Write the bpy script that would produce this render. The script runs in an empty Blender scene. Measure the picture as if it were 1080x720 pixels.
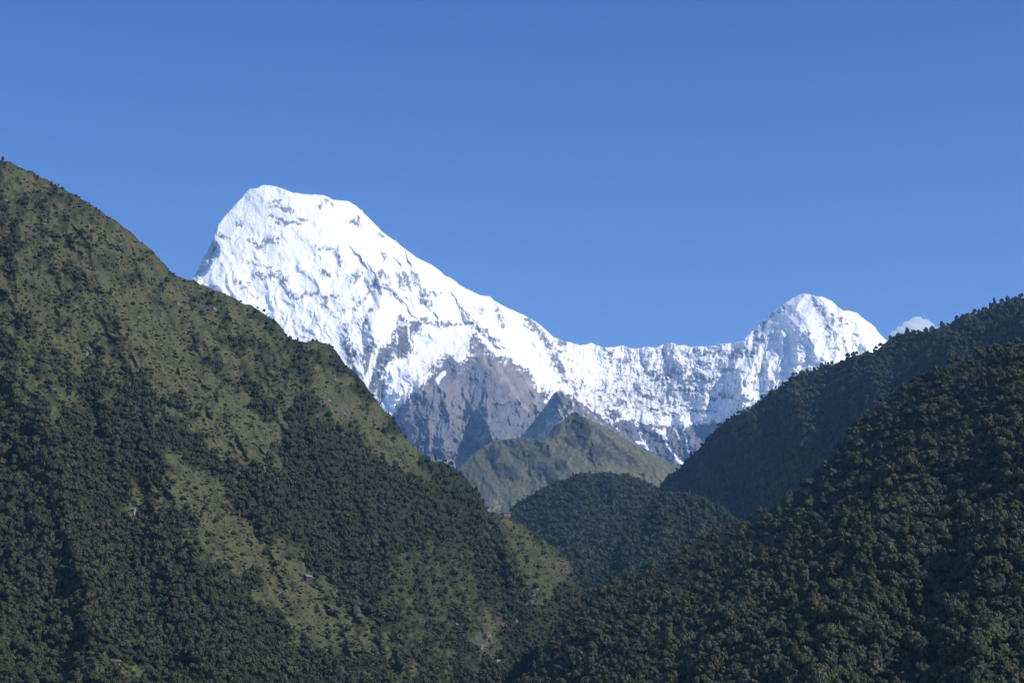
import bpy, math, random
import numpy as np

S = bpy.context.scene
COL = S.collection
R = math.radians
random.seed(7)
RNG = np.random.default_rng(11)

# ------------------------------------------------------------------ camera
F_PX, PITCH = 2015.0, R(18.4)          # focal length in 1080 px wide frame units
CAM = np.array((0.0, 0.0, 20.0))
cam = bpy.data.objects.new('camera', bpy.data.cameras.new('camera'))
COL.objects.link(cam)
cam.location = CAM
cam.rotation_euler = (R(90) + PITCH, 0, 0)
cam.data.sensor_width = 36.0
cam.data.lens = 36.0 * F_PX / 1080.0
cam.data.clip_start, cam.data.clip_end = 1.0, 90000.0
S.camera = cam

# ------------------------------------------------------------------ light
SUN_EL, SUN_AZ = R(36), R(120)         # azimuth clockwise from the viewing direction (+Y)
w = bpy.data.worlds.new('World'); S.world = w; w.use_nodes = True
nt = w.node_tree
sky = nt.nodes.new('ShaderNodeTexSky')
sky.sky_type = 'NISHITA'; sky.sun_disc = False
sky.sun_elevation = SUN_EL; sky.sun_rotation = SUN_AZ
sky.altitude = 2600; sky.air_density = 1.0; sky.dust_density = 0.0; sky.ozone_density = 2.2
bg = nt.nodes['Background']; bg.inputs['Strength'].default_value = 0.125
tint = nt.nodes.new('ShaderNodeMix'); tint.data_type = 'RGBA'; tint.blend_type = 'MULTIPLY'; tint.inputs['Factor'].default_value = 1
gz = nt.nodes.new('ShaderNodeTexCoord'); sx = nt.nodes.new('ShaderNodeSeparateXYZ'); nt.links.new(gz.outputs['Generated'], sx.inputs[0])
tr = nt.nodes.new('ShaderNodeValToRGB'); nt.links.new(sx.outputs['Z'], tr.inputs[0])   # clear deep blue high up, paler low down
tr.color_ramp.elements[0].position = .22; tr.color_ramp.elements[0].color = (1.20, 1.30, 1.46, 1)
tr.color_ramp.elements[1].position = .50; tr.color_ramp.elements[1].color = (.225, .54, 1.10, 1)
nt.links.new(tr.outputs[0], tint.inputs[7])
nt.links.new(sky.outputs[0], tint.inputs[6]); nt.links.new(tint.outputs[2], bg.inputs[0])
sd = bpy.data.lights.new('sun', 'SUN'); sd.energy = 5.0; sd.angle = R(0.5); sd.color = (1.0, 0.94, 0.85)
so = bpy.data.objects.new('sun', sd); COL.objects.link(so)
sunv = np.array((math.cos(SUN_EL)*math.sin(SUN_AZ), math.cos(SUN_EL)*math.cos(SUN_AZ), math.sin(SUN_EL)))
from mathutils import Vector
so.rotation_euler = Vector(sunv).to_track_quat('Z', 'Y').to_euler()
so.location = (0, 0, 200)
S.view_settings.view_transform = 'Standard'; S.view_settings.look = 'None'
S.view_settings.exposure = 0.2; S.view_settings.gamma = 1.0
S.view_settings.use_curve_mapping = False
HAZE = 1.65e-5
S.cycles.volume_bounces = 4
S.cycles.use_denoising = True
S.cycles.denoising_prefilter = 'NONE'

# ------------------------------------------------------------------ helpers
def tag(o, label=None, cat=None, group=None, kind=None):
    if label: o['label'] = label
    if cat: o['category'] = cat
    if group: o['group'] = group
    if kind: o['kind'] = kind
    return o

def ray_point(u, v, Y):
    xc = (u - 540.0) / F_PX; yc = (360.0 - v) / F_PX
    dy = math.cos(PITCH) - yc * math.sin(PITCH)
    dz = math.sin(PITCH) + yc * math.cos(PITCH)
    k = Y / dy
    return np.stack((xc * k + CAM[0], Y + CAM[1] + 0 * k, dz * k + CAM[2]), -1)

_perm = np.random.default_rng(3).permutation(256); _perm = np.concatenate((_perm, _perm, _perm))
_ga = np.random.default_rng(5).random(256) * 2 * np.pi
_gx, _gy = np.cos(_ga), np.sin(_ga)
def noise(x, y):
    xi = np.floor(x).astype(np.int64); yi = np.floor(y).astype(np.int64)
    xf = x - xi; yf = y - yi
    xi &= 255; yi &= 255
    fx = xf*xf*xf*(xf*(xf*6-15)+10); fy = yf*yf*yf*(yf*(yf*6-15)+10)
    def g(ix, iy, dx, dy):
        h = _perm[_perm[ix] + iy]
        return _gx[h]*dx + _gy[h]*dy
    a = g(xi, yi, xf, yf); b = g(xi+1, yi, xf-1, yf)
    c = g(xi, yi+1, xf, yf-1); d = g(xi+1, yi+1, xf-1, yf-1)
    return 1.5 * ((a + (b-a)*fx) + ((c + (d-c)*fx) - (a + (b-a)*fx))*fy)
def fbm(x, y, o=5, gain=.5):
    t = 0; a = 1
    for i in range(o):
        t = t + a*noise(x + 17.3*i, y - 9.1*i); x = x*2.03; y = y*2.03; a *= gain
    return t
def ridged(x, y, o=5, gain=.5):
    t = 0; a = 1; wgt = 1
    for i in range(o):
        n = 1 - np.abs(noise(x + 31.7*i, y + 5.9*i)); n = n*n*wgt
        t = t + a*n; wgt = np.clip(n*1.6, 0, 1); x = x*2.07; y = y*2.07; a *= gain
    return t
def sstep(a, b, x):
    t = np.clip((x - a)/(b - a), 0, 1); return t*t*(3 - 2*t)

class TPS:                              # smooth depth surface through hand placed control points
    def __init__(s, pts, smooth=1e-3):
        p = np.array(pts, float); s.p = p[:, :2]/100.0; z = np.log(p[:, 2]); n = len(p)
        K = s.k(s.p[:, None] - s.p[None]) + smooth*np.eye(n)
        P = np.hstack((np.ones((n, 1)), s.p))
        A = np.zeros((n+3, n+3)); A[:n, :n] = K; A[:n, n:] = P; A[n:, :n] = P.T
        s.w = np.linalg.solve(A, np.concatenate((z, np.zeros(3))))
    @staticmethod
    def k(d):
        r2 = (d*d).sum(-1); return 0.5*r2*np.log(r2 + 1e-12)
    def __call__(s, u, v):
        x = u/100.0; y = v/100.0; n = len(s.p)
        out = s.w[n] + s.w[n+1]*x + s.w[n+2]*y
        for i in range(n):
            r2 = (x - s.p[i, 0])**2 + (y - s.p[i, 1])**2
            out = out + s.w[i]*0.5*r2*np.log(r2 + 1e-12)
        return np.exp(out)

def polydist(u, v, pts):
    """distance, side (>0 = right of a line drawn downwards), param 0..1"""
    best = np.full(u.shape, 1e9); side = np.zeros(u.shape); par = np.zeros(u.shape)
    pts = np.array(pts, float); seg = np.hypot(*(pts[1:] - pts[:-1]).T); L = seg.sum(); acc = 0
    for (a, b, l) in zip(pts[:-1], pts[1:], seg):
        d = (b - a)/l
        px, py = u - a[0], v - a[1]
        t = np.clip(px*d[0] + py*d[1], 0, l)
        qx, qy = px - t*d[0], py - t*d[1]
        r = np.hypot(qx, qy); m = r < best
        best = np.where(m, r, best)
        side = np.where(m, -(d[0]*py - d[1]*px), side)
        par = np.where(m, (acc + t)/L, par)
        acc += l
    return best, side, par

def tent(u, v, pts, amp, wl, wr, a1=None):
    d, s, t = polydist(u, v, pts)
    w_ = np.where(s > 0, wr, wl)
    return (amp + ((amp if a1 is None else a1) - amp)*t) * np.clip(1 - d/w_, 0, 1)

def poly_sdf(u, v, pts):
    """signed distance in px, positive inside"""
    pts = list(pts); d, _, _ = polydist(u, v, pts + pts[:1])
    ins = np.zeros(u.shape, bool)
    n = len(pts)
    for i in range(n):
        (x1, y1), (x2, y2) = pts[i], pts[(i+1) % n]
        if y1 == y2: continue
        c = ((y1 > v) != (y2 > v)) & (u < (x2 - x1)*(v - y1)/(y2 - y1) + x1)
        ins ^= c
    return np.where(ins, d, -d)

def blob(u, v, cx, cy, ru, rv, ang=0):
    a = R(ang); x = u - cx; y = v - cy
    p = x*math.cos(a) + y*math.sin(a); q = -x*math.sin(a) + y*math.cos(a)
    return (1 - np.sqrt((p/ru)**2 + (q/rv)**2)) * min(ru, rv)

def crest_fn(pts):
    p = np.array(pts, float); return lambda u: np.interp(u, p[:, 0], p[:, 1])

def mesh_grid(name, X, cols=None, mat=None):
    """X: (rows, cols, 3) grid -> smooth mesh with colour attribute"""
    nr, nc, _ = X.shape
    me = bpy.data.meshes.new(name)
    idx = np.arange(nr*nc).reshape(nr, nc)
    q = np.stack((idx[:-1, :-1], idx[1:, :-1], idx[1:, 1:], idx[:-1, 1:]), -1).reshape(-1, 4)
    me.vertices.add(nr*nc); me.vertices.foreach_set('co', X.astype(np.float32).ravel())
    me.loops.add(q.size); me.loops.foreach_set('vertex_index', q.astype(np.int32).ravel())
    me.polygons.add(len(q))
    me.polygons.foreach_set('loop_start', np.arange(0, q.size, 4, dtype=np.int32))
    me.polygons.foreach_set('use_smooth', np.ones(len(q), bool))
    me.update(calc_edges=True)
    if cols is not None:
        at = me.color_attributes.new('Col', 'FLOAT_COLOR', 'POINT')
        c4 = np.ones((nr*nc, 4), np.float32); c4[:, :3] = cols.reshape(-1, 3)
        at.data.foreach_set('color', c4.ravel())
    if mat: me.materials.append(mat)
    o = bpy.data.objects.new(name, me); COL.objects.link(o)
    return o

class Terrain:
    def __init__(s, crest, base, relief, u0, u1, du, vvis, nrow, vlow, nlow, back):
        s.crest = crest; s.base = base; s.relief = relief
        s.u0, s.u1, s.du, s.vvis, s.nrow, s.vlow, s.nlow, s.back = u0, u1, du, vvis, nrow, vlow, nlow, back
    scale = 1.0
    def depth(s, u, v):
        return s.scale*(s.base(u, v) - s.relief(u, v))
    def point(s, u, v):
        return ray_point(u, v, s.depth(u, v))
    def grid(s):
        u = np.arange(s.u0, s.u1 + .01, s.du)
        c = s.crest(u)
        t = np.linspace(0, 1, s.nrow)
        V = c[None] + t[:, None]*np.maximum(s.vvis - c, 30)[None]
        if s.nlow:
            vb = V[-1]; t2 = np.linspace(0, 1, s.nlow + 1)[1:]
            V = np.vstack((V, vb[None] + t2[:, None]*np.maximum(s.vlow - vb, 20)[None]))
        U = np.broadcast_to(u[None], V.shape).copy()
        return U, V
    def build(s, name, colour, mat):
        U, V = s.grid()
        X = s.point(U, V)
        C = colour(U, V, X)
        # rear side: falls away behind the crest
        top = X[0]; rows = []
        for (dy, fr) in s.back:
            r = top.copy(); r[:, 1] += dy; r[:, 0] *= (r[:, 1])/(top[:, 1])
            r[:, 2] = np.maximum(top[:, 2]*fr, -6)
            rows.append(r)
        X2 = np.concatenate((np.array(rows[::-1]), X)) if rows else X
        C2 = np.concatenate((np.repeat(C[:1], len(rows), 0), C)) if rows else C
        # foot: down to below the ground
        foot = X2[-1].copy(); foot[:, 1] -= 60; foot[:, 2] = -6
        X2 = np.concatenate((X2, foot[None])); C2 = np.concatenate((C2, C2[-1:]))
        s.X = X; s.U = U; s.V = V
        return mesh_grid(name, X2, C2, mat)

def mix3(a, b, t):
    return np.asarray(a)*(1 - t[..., None]) + np.asarray(b)*t[..., None]

# ------------------------------------------------------------------ materials
def new_mat(name, rough=.9, spec=.2):
    m = bpy.data.materials.new(name); m.use_nodes = True
    b = m.node_tree.nodes['Principled BSDF']
    b.inputs['Roughness'].default_value = rough
    b.inputs['Specular IOR Level'].default_value = spec
    return m, m.node_tree, b

def terrain_mat(name, scale, var=.35, bump=0.6, bdist=8.0, rough=.9):
    m, t, b = new_mat(name, rough, .15)
    at = t.nodes.new('ShaderNodeAttribute'); at.attribute_name = 'Col'
    tc = t.nodes.new('ShaderNodeTexCoord')
    n = t.nodes.new('ShaderNodeTexNoise'); n.inputs['Scale'].default_value = scale
    n.inputs['Detail'].default_value = 8; n.inputs['Roughness'].default_value = .65
    t.links.new(tc.outputs['Object'], n.inputs['Vector'])
    mr = t.nodes.new('ShaderNodeMapRange'); mr.inputs[1].default_value = .3; mr.inputs[2].default_value = .7
    mr.inputs[3].default_value = 1 - var; mr.inputs[4].default_value = 1 + var
    t.links.new(n.outputs['Fac'], mr.inputs[0])
    mx = t.nodes.new('ShaderNodeMix'); mx.data_type = 'RGBA'; mx.blend_type = 'MULTIPLY'
    mx.inputs['Factor'].default_value = 1
    t.links.new(at.outputs['Color'], mx.inputs[6]); t.links.new(mr.outputs[0], mx.inputs[7])
    t.links.new(mx.outputs[2], b.inputs['Base Color'])
    if bump:
        bp = t.nodes.new('ShaderNodeBump'); bp.inputs['Strength'].default_value = bump
        bp.inputs['Distance'].default_value = bdist
        t.links.new(n.outputs['Fac'], bp.inputs['Height']); t.links.new(bp.outputs[0], b.inputs['Normal'])
    return m

def plain_mat(name, col, var=.25, scale=1.5, rough=.85):
    m, t, b = new_mat(name, rough, .2)
    tc = t.nodes.new('ShaderNodeTexCoord')
    n = t.nodes.new('ShaderNodeTexNoise'); n.inputs['Scale'].default_value = scale; n.inputs['Detail'].default_value = 5
    t.links.new(tc.outputs['Object'], n.inputs['Vector'])
    cr = t.nodes.new('ShaderNodeValToRGB')
    cr.color_ramp.elements[0].position = .3; cr.color_ramp.elements[1].position = .7
    cr.color_ramp.elements[0].color = (*[c*(1 - var) for c in col], 1)
    cr.color_ramp.elements[1].color = (*[c*(1 + var) for c in col], 1)
    t.links.new(n.outputs['Fac'], cr.inputs[0]); t.links.new(cr.outputs[0], b.inputs['Base Color'])
    return m

def leaf_mat(name, col, var=.22):
    m, t, b = new_mat(name, .7, .25)
    oi = t.nodes.new('ShaderNodeObjectInfo')
    at = t.nodes.new('ShaderNodeAttribute'); at.attribute_name = 'Col'
    mr = t.nodes.new('ShaderNodeMapRange'); mr.inputs[3].default_value = 1 - var; mr.inputs[4].default_value = 1 + var
    t.links.new(oi.outputs['Random'], mr.inputs[0])
    mx = t.nodes.new('ShaderNodeMix'); mx.data_type = 'RGBA'; mx.blend_type = 'MULTIPLY'; mx.inputs['Factor'].default_value = 1
    t.links.new(at.outputs['Color'], mx.inputs[6]); t.links.new(mr.outputs[0], mx.inputs[7])
    m2 = t.nodes.new('ShaderNodeMix'); m2.data_type = 'RGBA'; m2.blend_type = 'MULTIPLY'; m2.inputs['Factor'].default_value = 1
    m2.inputs[6].default_value = (*col, 1); t.links.new(mx.outputs[2], m2.inputs[7])
    t.links.new(m2.outputs[2], b.inputs['Base Color'])
    return m

# ================================================================== SNOW MASSIF
A_CREST = [(120,380),(150,352),(190,315),(204,292),(209,284),(213,275),(218,266),(222,258),(226,247),(229,240),(231,236),(236,229),(240,225),(247,217),(256,208),(257,205),(263,199.5),(272,198),(276,195.6),(279,195),(288,196),(300,200),(308,203),(315,204),(330,205.3),(341,205.5),(346,208),(352,211),(361,211.5),(368,212.5),(376,217.5),(380,222),(381.5,221),(383,224),(395,236),(405,246),(412,251),(417,254),(425,261),(440,272),(455,279),(463,285),(470,291),(477,294),(487,302),(497,307),(505,311),(516,312.5),(523,318),(530,322),(545,329),(557,334),(565,339),(571,344),(578,350),(583,355),(590,358),(600,360.5),(612,364),(618,363),(624,361.5),(630,364),(637,366.5),(648,366),(657,364),(662,366.5),(672,367.5),(680,365.5),(690,366.8),(697,364),(709,361),(716,364),(722,364),(728,366),(740,365),(752,365),(758,362.5),(766,362),(775,361),(784,359),(788,354),(793,349),(797,347),(800,343),(808,335),(815,328.5),(822,324),(827,320),(835,315),(842,311),(850,309.8),(857,311),(861,313),(866,312.5),(872,315),(877,317.5),(884,324),(890,327.5),(897,328),(904,330),(912,337),(918,341),(923,345),(925,349),(932,356),(937,361),(960,385),(1010,430),(1060,470)]
_ac = crest_fn(A_CREST)
def a_crest(u):
    return _ac(u) + .45*fbm(u/5.0, u*0 + 3.3, 3)
a_tps = TPS([(120,380,13500),(120,520,12300),(204,300,12950),(240,225,13750),(280,195,13900),(280,250,13350),(240,300,12820),(280,300,12850),(280,380,12200),(280,520,11300),
 (350,206,13950),(350,290,13000),(350,350,12300),(400,241,13950),(400,300,13100),(400,360,12200),(400,420,11600),(400,520,11000),
 (450,277,14000),(450,340,13000),(450,385,12150),(450,430,11550),(450,500,11150),(520,316,14000),(520,370,13000),(510,400,12250),(510,440,11750),(520,520,11300),
 (600,360,14100),(590,400,13200),(590,450,12450),(590,520,11900),(650,366,14150),(650,400,13650),(650,440,12950),(650,520,12150),
 (720,364,13900),(720,400,13450),(720,440,13050),(720,500,12400),(780,360,13620),(780,400,13000),(780,520,11950),(850,310,13500),(850,350,13000),(850,400,12450),(850,520,11700),
 (930,355,13200),(930,400,12700),(930,520,11900),(1060,470,12900),(1060,530,12400)], .02)

A_RIDGES = [  # polyline, amp near top, left width, right width, amp at end
 ([(848,311),(836,326),(832,335),(842,345),(852,355),(858,366),(867,390),(880,430)], 190, 24, 80, 200),
 ([(837,348),(841,360),(842,375),(838,402)], 40, 7, 8, 120),
 ([(824,352),(822,365),(825,372)], 60, 5, 7, 40),
 ([(808,336),(812,350),(800,368),(790,395)], 60, 30, 10, 90),
 ([(893,329),(900,338),(906,352),(913,366),(918,384)], 60, 13, 30, 210),
 ([(866,313),(872,325),(880,340),(884,360),(880,380)], 70, 12, 22, 40),
 ([(826,319),(812,336),(806,350)], 60, 8, 12, 30),
 # couloir triangle on the south face
 ([(391,286),(400,297),(412,306),(424,319)], 130, 11, 40, 60),
 ([(397,295),(404,310),(400,330),(392,352)], 120, 12, 20, 80),
 ([(424,287),(431,303),(433,310)], 90, 9, 22, 60),
 ([(437,285),(446,303),(456,325)], 110, 8, 30, 70),
 ([(379,285),(374,292),(369,300)], 60, 9, 10, 30),
 ([(358,268),(360,277),(358,285)], 70, 6, 14, 30),
 ([(487,324),(495,335),(506,346),(520,360)], 80, 7, 26, 60),
 ([(500,342),(513,352),(526,362)], 60, 5, 20, 60),
 ([(523,320),(531,335),(529,350)], 70, 7, 14, 40),
 ([(556,334),(572,352),(586,372),(604,392)], 90, 14, 26, 60),
 ([(600,360),(603,375),(600,395),(606,412)], 70, 9, 30, 40),
 ([(423,322),(432,338),(434,356)], 90, 14, 24, 60),
 ([(400,352),(396,370),(391,390)], 50, 12, 10, 40),
 # buttress cliffs
 ([(440,408),(452,414),(453,440),(456,480),(460,510)], 260, 36, 30, 620),
 ([(463,408),(470,415),(473,430),(472,448),(468,470)], 110, 11, 16, 240),
 ([(500,355),(506,370),(512,388),(517,398),(516,416),(513,436),(517,458)], 60, 24, 50, 560),
 ([(519,400),(525,408),(528,422)], 120, 9, 14, 60),
 ([(514,432),(521,440),(522,458),(518,470)], 90, 14, 9, 260),
 ([(524,424),(528,440),(526,460)], 70, 6, 8, 80),
 ([(458,386),(470,376),(482,380),(488,392)], 110, 30, 14, 40),
 ([(540,384),(556,405),(568,432)], 60, 12, 14, 60),
 ([(528,388),(540,410),(553,433)], 40, 10, 10, 40),
 ([(497,368),(480,388),(462,402)],60,10,14,50), ([(520,380),(532,400),(548,428)],70,8,14,60), ([(511,368),(523,392),(538,420)],70,8,12,50), ([(552,392),(560,410),(566,428)],60,7,10,50), ([(480,395),(483,415),(480,440),(486,465)],70,8,12,130), ([(495,410),(492,435),(498,460)],60,8,12,100), ([(432,425),(436,450),(440,480)],70,9,10,130),
 # wall under the long ridge
 ([(708,361),(712,380),(722,400),(728,420)], 90, 16, 22, 60),
 ([(684,366),(690,385),(698,402)], 60, 10, 14, 40),
 ([(664,366),(667,385),(672,400)], 50, 10, 12, 40),
 ([(735,365),(746,382),(760,402),(772,425)], 80, 16, 20, 60),
 ([(765,362),(772,380),(782,398),(786,420)], 90, 18, 16, 60),
 ([(784,359),(793,375),(790,395),(780,420)], 110, 16, 30, 60),
 ([(640,366),(640,395),(650,425)], 50, 18, 22, 50),
 ([(655,430),(662,450),(672,475)], 60, 10, 14, 70),
 ([(690,445),(700,465),(712,485)], 60, 12, 14, 60),
 ([(716,445),(722,460),(728,480)], 60, 8, 14, 60),
]
def a_relief(u, v):
    wu = u + 3.0*fbm(u/16, v/16, 3); wv = v + 3.0*fbm(u/16 + 40, v/16, 3)
    r = np.zeros(u.shape)
    for (pts, amp, wl, wr, a1) in A_RIDGES:
        r += tent(wu, wv, pts, amp, wl, wr, a1)
    # deep step in behind the left-hand edge of the peak
    edge = np.interp(wv, [235, 240, 255, 262, 270, 285, 296, 330], [222, 229, 227, 233, 229, 220, 209, 185])
    r -= 950*np.clip((edge - wu)/24.0, 0, 1)
    rough = .43 + .55*sstep(310, 400, v) + .5*sstep(540, 640, u)*sstep(330, 370, v)
    rough = rough - .2*np.exp(-((u - 645)/45)**2 - ((v - 385)/22)**2)
    flut = ridged((wu + .10*wv)/4.5, wv/46.0, 3)
    wall = np.exp(-((wv - 388)/30)**2)*sstep(590, 660, u)*(1 - sstep(800, 840, u))
    cl = sstep(395, 425, v)*sstep(400, 425, u)*sstep(600, 570, u)
    rough = rough + .35*cl; flut = flut*(1 + .8*cl)
    r += cl*(60*ridged((wu + .12*wv)/15, wv/60, 4) + 26*ridged((wu - .2*wv)/6, wv/22, 3))
    r += sstep(220, 300, v)*34*ridged((wu - .45*wv)/24, (wu*.45 + wv)/70, 4)*(1 - .7*sstep(560, 620, u))
    r += rough*(40*ridged(wu/34, wv/34, 5) + 20*fbm(wu/9, wv/10, 4) + 7*fbm(wu/3.5, wv/3.5, 2)) + (2 + 3*rough + 15*wall)*flut
    r += (10 - 8*cl)*sstep(230, 300, v)*(.4 + rough)*np.abs(fbm(wu/40, wv/5.5, 3))
    r -= 150*np.clip(1 - np.hypot((wu - 449)/11.0, (wv - 358)/8.0), 0, 1)    # recess under the serac overhang
    return r

SNOW = np.array((.82, .81, .79)); ROCK = np.array((.165, .152, .150)); ROCKD = np.array((.094, .098, .108))
TAN = np.array((.235, .20, .168)); ICE_SHADE = np.array((.45, .55, .64))
A_ROCK = [  # polygons of bare rock
 [(405,447),(417,437),(426,424),(440,408),(455,394),(457,384),(466,375),(478,374),(486,384),(493,376),(496,362),(494,355),(502,351),(508,361),(520,372),(541,380),(556,389),(566,401),(574,413),(590,412),(620,428),(655,455),(720,494),(730,530),(395,530),(395,455)],
 [(411,362),(416,345),(420,328),(424,333),(428,340),(436,336),(446,340),(443,352),(437,356),(438,372),(426,377),(411,381),(404,392),(408,410),(402,424),(390,412),(383,396),(380,378),(384,366),(392,360),(400,362)],
 [(361,352),(370,362),(376,378),(380,398),(372,395),(362,372)],
 [(645,447),(660,441),(676,445),(692,448),(720,450),(745,446),(765,446),(742,480),(715,500),(690,487),(665,466)],
 [(640,428),(652,434),(660,440),(650,444),(640,438)],
]
A_BLOBS = [(292,213,5,2.5,15),(302,221,8,4,5),(290,229,6,2.2,25),(302,234,14,3,8),(318,231,5,2,20),(283,254,7,5.5,0),(272,259,11,3,38),(292,252,6,2,50),(253,236,3,4,30),(236,249,8,2,20),  # rock marks; a serac and a couloir mark are shadows painted as rock
 (345,213,7,2,35),(338,217,3,2,0),(374,236,7,4.5,25),(379,231,2,4,0),(400,246,4,1.6,50),(406,270,5,4,40),(337,262,7,2.6,0),(350,263,5,2,5),(358,275,2.5,8,0),(343,288,6,3,10),(275,290,6,4,10),(286,290,10,3,-8),
 (300,296,4,6,-20),(270,279,8,1.6,12),(262,300,5,3,40),(250,298,4,3,30),(375,293,3,7,35),(393,299,3.5,8,32),(402,288,4,5,0),(408,293,8,2.5,50),(412,307,13,3.6,42),(423,297,4.5,9,-25),(432,300,2,8,-20),(440,297,3,11,-30),(449,313,4,12,-32),(445,318,6,5,0),(458,309,4,3,20),
 (470,342,14,3,2),(488,341,8,1.5,0),(447,338,4,4,0),(491,330,2.2,7,-42),(505,346,8,2,38),(520,357,9,2.5,38),(507,327,4,3,20),(526,332,2.6,7,-15),(530,342,2.5,7,0),(561,343,3,6,-30),(572,352,4,8,-35),(578,362,4,9,-32),(592,360,7,3.5,-10),(590,388,10,4,35),(585,378,4,8,-30),(600,402,9,2.5,10),(606,412,2,6,-10),
 (380,318,5,2.5,-10),(358,328,6,1.6,-10),(375,325,2.6,3,0),(372,316,2.5,2,0),(392,327,4,3,0),(385,340,3,7,10),(365,345,3,5,-20),(345,315,5,3,20),(340,322,3,4,0),(352,312,5,2,0),
 (643,373,4,4,0),(655,381,9,4,15),(684,393,8,4,0),(712,393,8,6,0),(700,396,5,5,0),(728,399,5,6,-10),(745,399,8,4,10),(766,391,9,3,12),(776,373,9,5,0),(735,411,5,2.5,0),(722,411,7,2.5,10),(700,372,12,2.5,0),(745,372,18,3,0),(764,417,8,4,0),(750,420,7,2,0),
 (640,408,5,2,0),(652,400,5,2,10),(664,415,6,2,15),(612,408,4,2,0),(630,412,5,2,10),(672,424,6,2.5,20),(655,424,5,3,10),(690,432,10,2.5,5),(710,437,12,2,3),(735,433,14,2,0),(690,420,8,2.5,10),
 (826,322,8,3,-40),(815,332,5,3,-40),(797,350,3,6,10),(803,358,6,4,0),(795,370,3,8,0),(806,342,3,4,0),(862,324,3,6,-35),(868,330,7,3,40),(869,320,2,4,-15),(878,337,3,7,-10),(886,338,2.5,7,0),(893,341,4,3,0),(853,352,3,3,0),(870,344,5,2,20),(880,352,6,2,0),(890,362,2,7,0),(872,356,5,1.5,0)]
A_STREAK = [  # snow couloirs crossing rock
 ([(404,330),(399,350),(396,368),(392,386),(388,400),(386,408)], 3.0),([(378,370),(377,385),(382,398),(386,402)], 2.5),([(430,336),(431,350),(433,362),(436,374)], 1.1),([(418,350),(419,362)], 1.0),([(406,358),(406,366)],1),
 ([(566,393),(567,402),(569,412)], 2.0),([(570,396),(572,407)], 1.6),([(664,428),(668,438),(674,450),(677,462),(682,473)], 1.8),([(672,466),(684,470)],1.3),([(700,452),(702,466),(712,482),(722,490)], 1.5),([(722,448),(722,460),(726,478)], 1.3),([(712,450),(716,464)], 1.1),
 ([(461,402),(466,395),(468,394)], 2.6),([(408,427),(416,418),(425,410),(424,413)], 2.2),([(486,378),(484,380),(480,376)], 2.0),([(575,424),(582,416),(585,413)],2.0),([(690,452),(700,458)],2.2),([(437,358),(437,372)],.9)]
A_LINES = [([(293,293),(298,302),(306,311),(313,315)],2.6),([(313,315),(324,309),(338,311),(345,320)],2.0),([(264,277),(276,281),(290,281)],1.3),([(390,298),(402,301),(414,309),(425,320)],2.2),
 ([(397,295),(389,308),(384,317)],2.0),([(437,286),(441,297),(447,308),(455,322)],2.4),([(425,288),(430,298),(433,306)],2.6),([(445,339),(455,343),(470,344),(487,342)],1.8),([(484,322),(493,333),(507,347),(515,352)],1.5),
 ([(505,345),(517,353),(527,361)],1.6),([(556,336),(570,350),(580,364),(590,372)],2.6),([(600,380),(606,395),(608,415)],1.0),([(284,217),(296,219),(306,224)],1.6),([(287,228),(300,235),(316,236)],1.8),([(262,254),(272,262),(279,263)],1.4),
 ([(345,212),(350,216)],1.8),([(328,262),(340,265),(352,264),(356,270)],1.5),([(358,268),(359,280)],1.6),([(376,294),(371,300)],1.8),([(250,300),(262,307),(272,316)],1.2),([(340,322),(352,318),(362,322)],1.2),([(404,330),(400,340),(390,352)],.9)]
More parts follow.
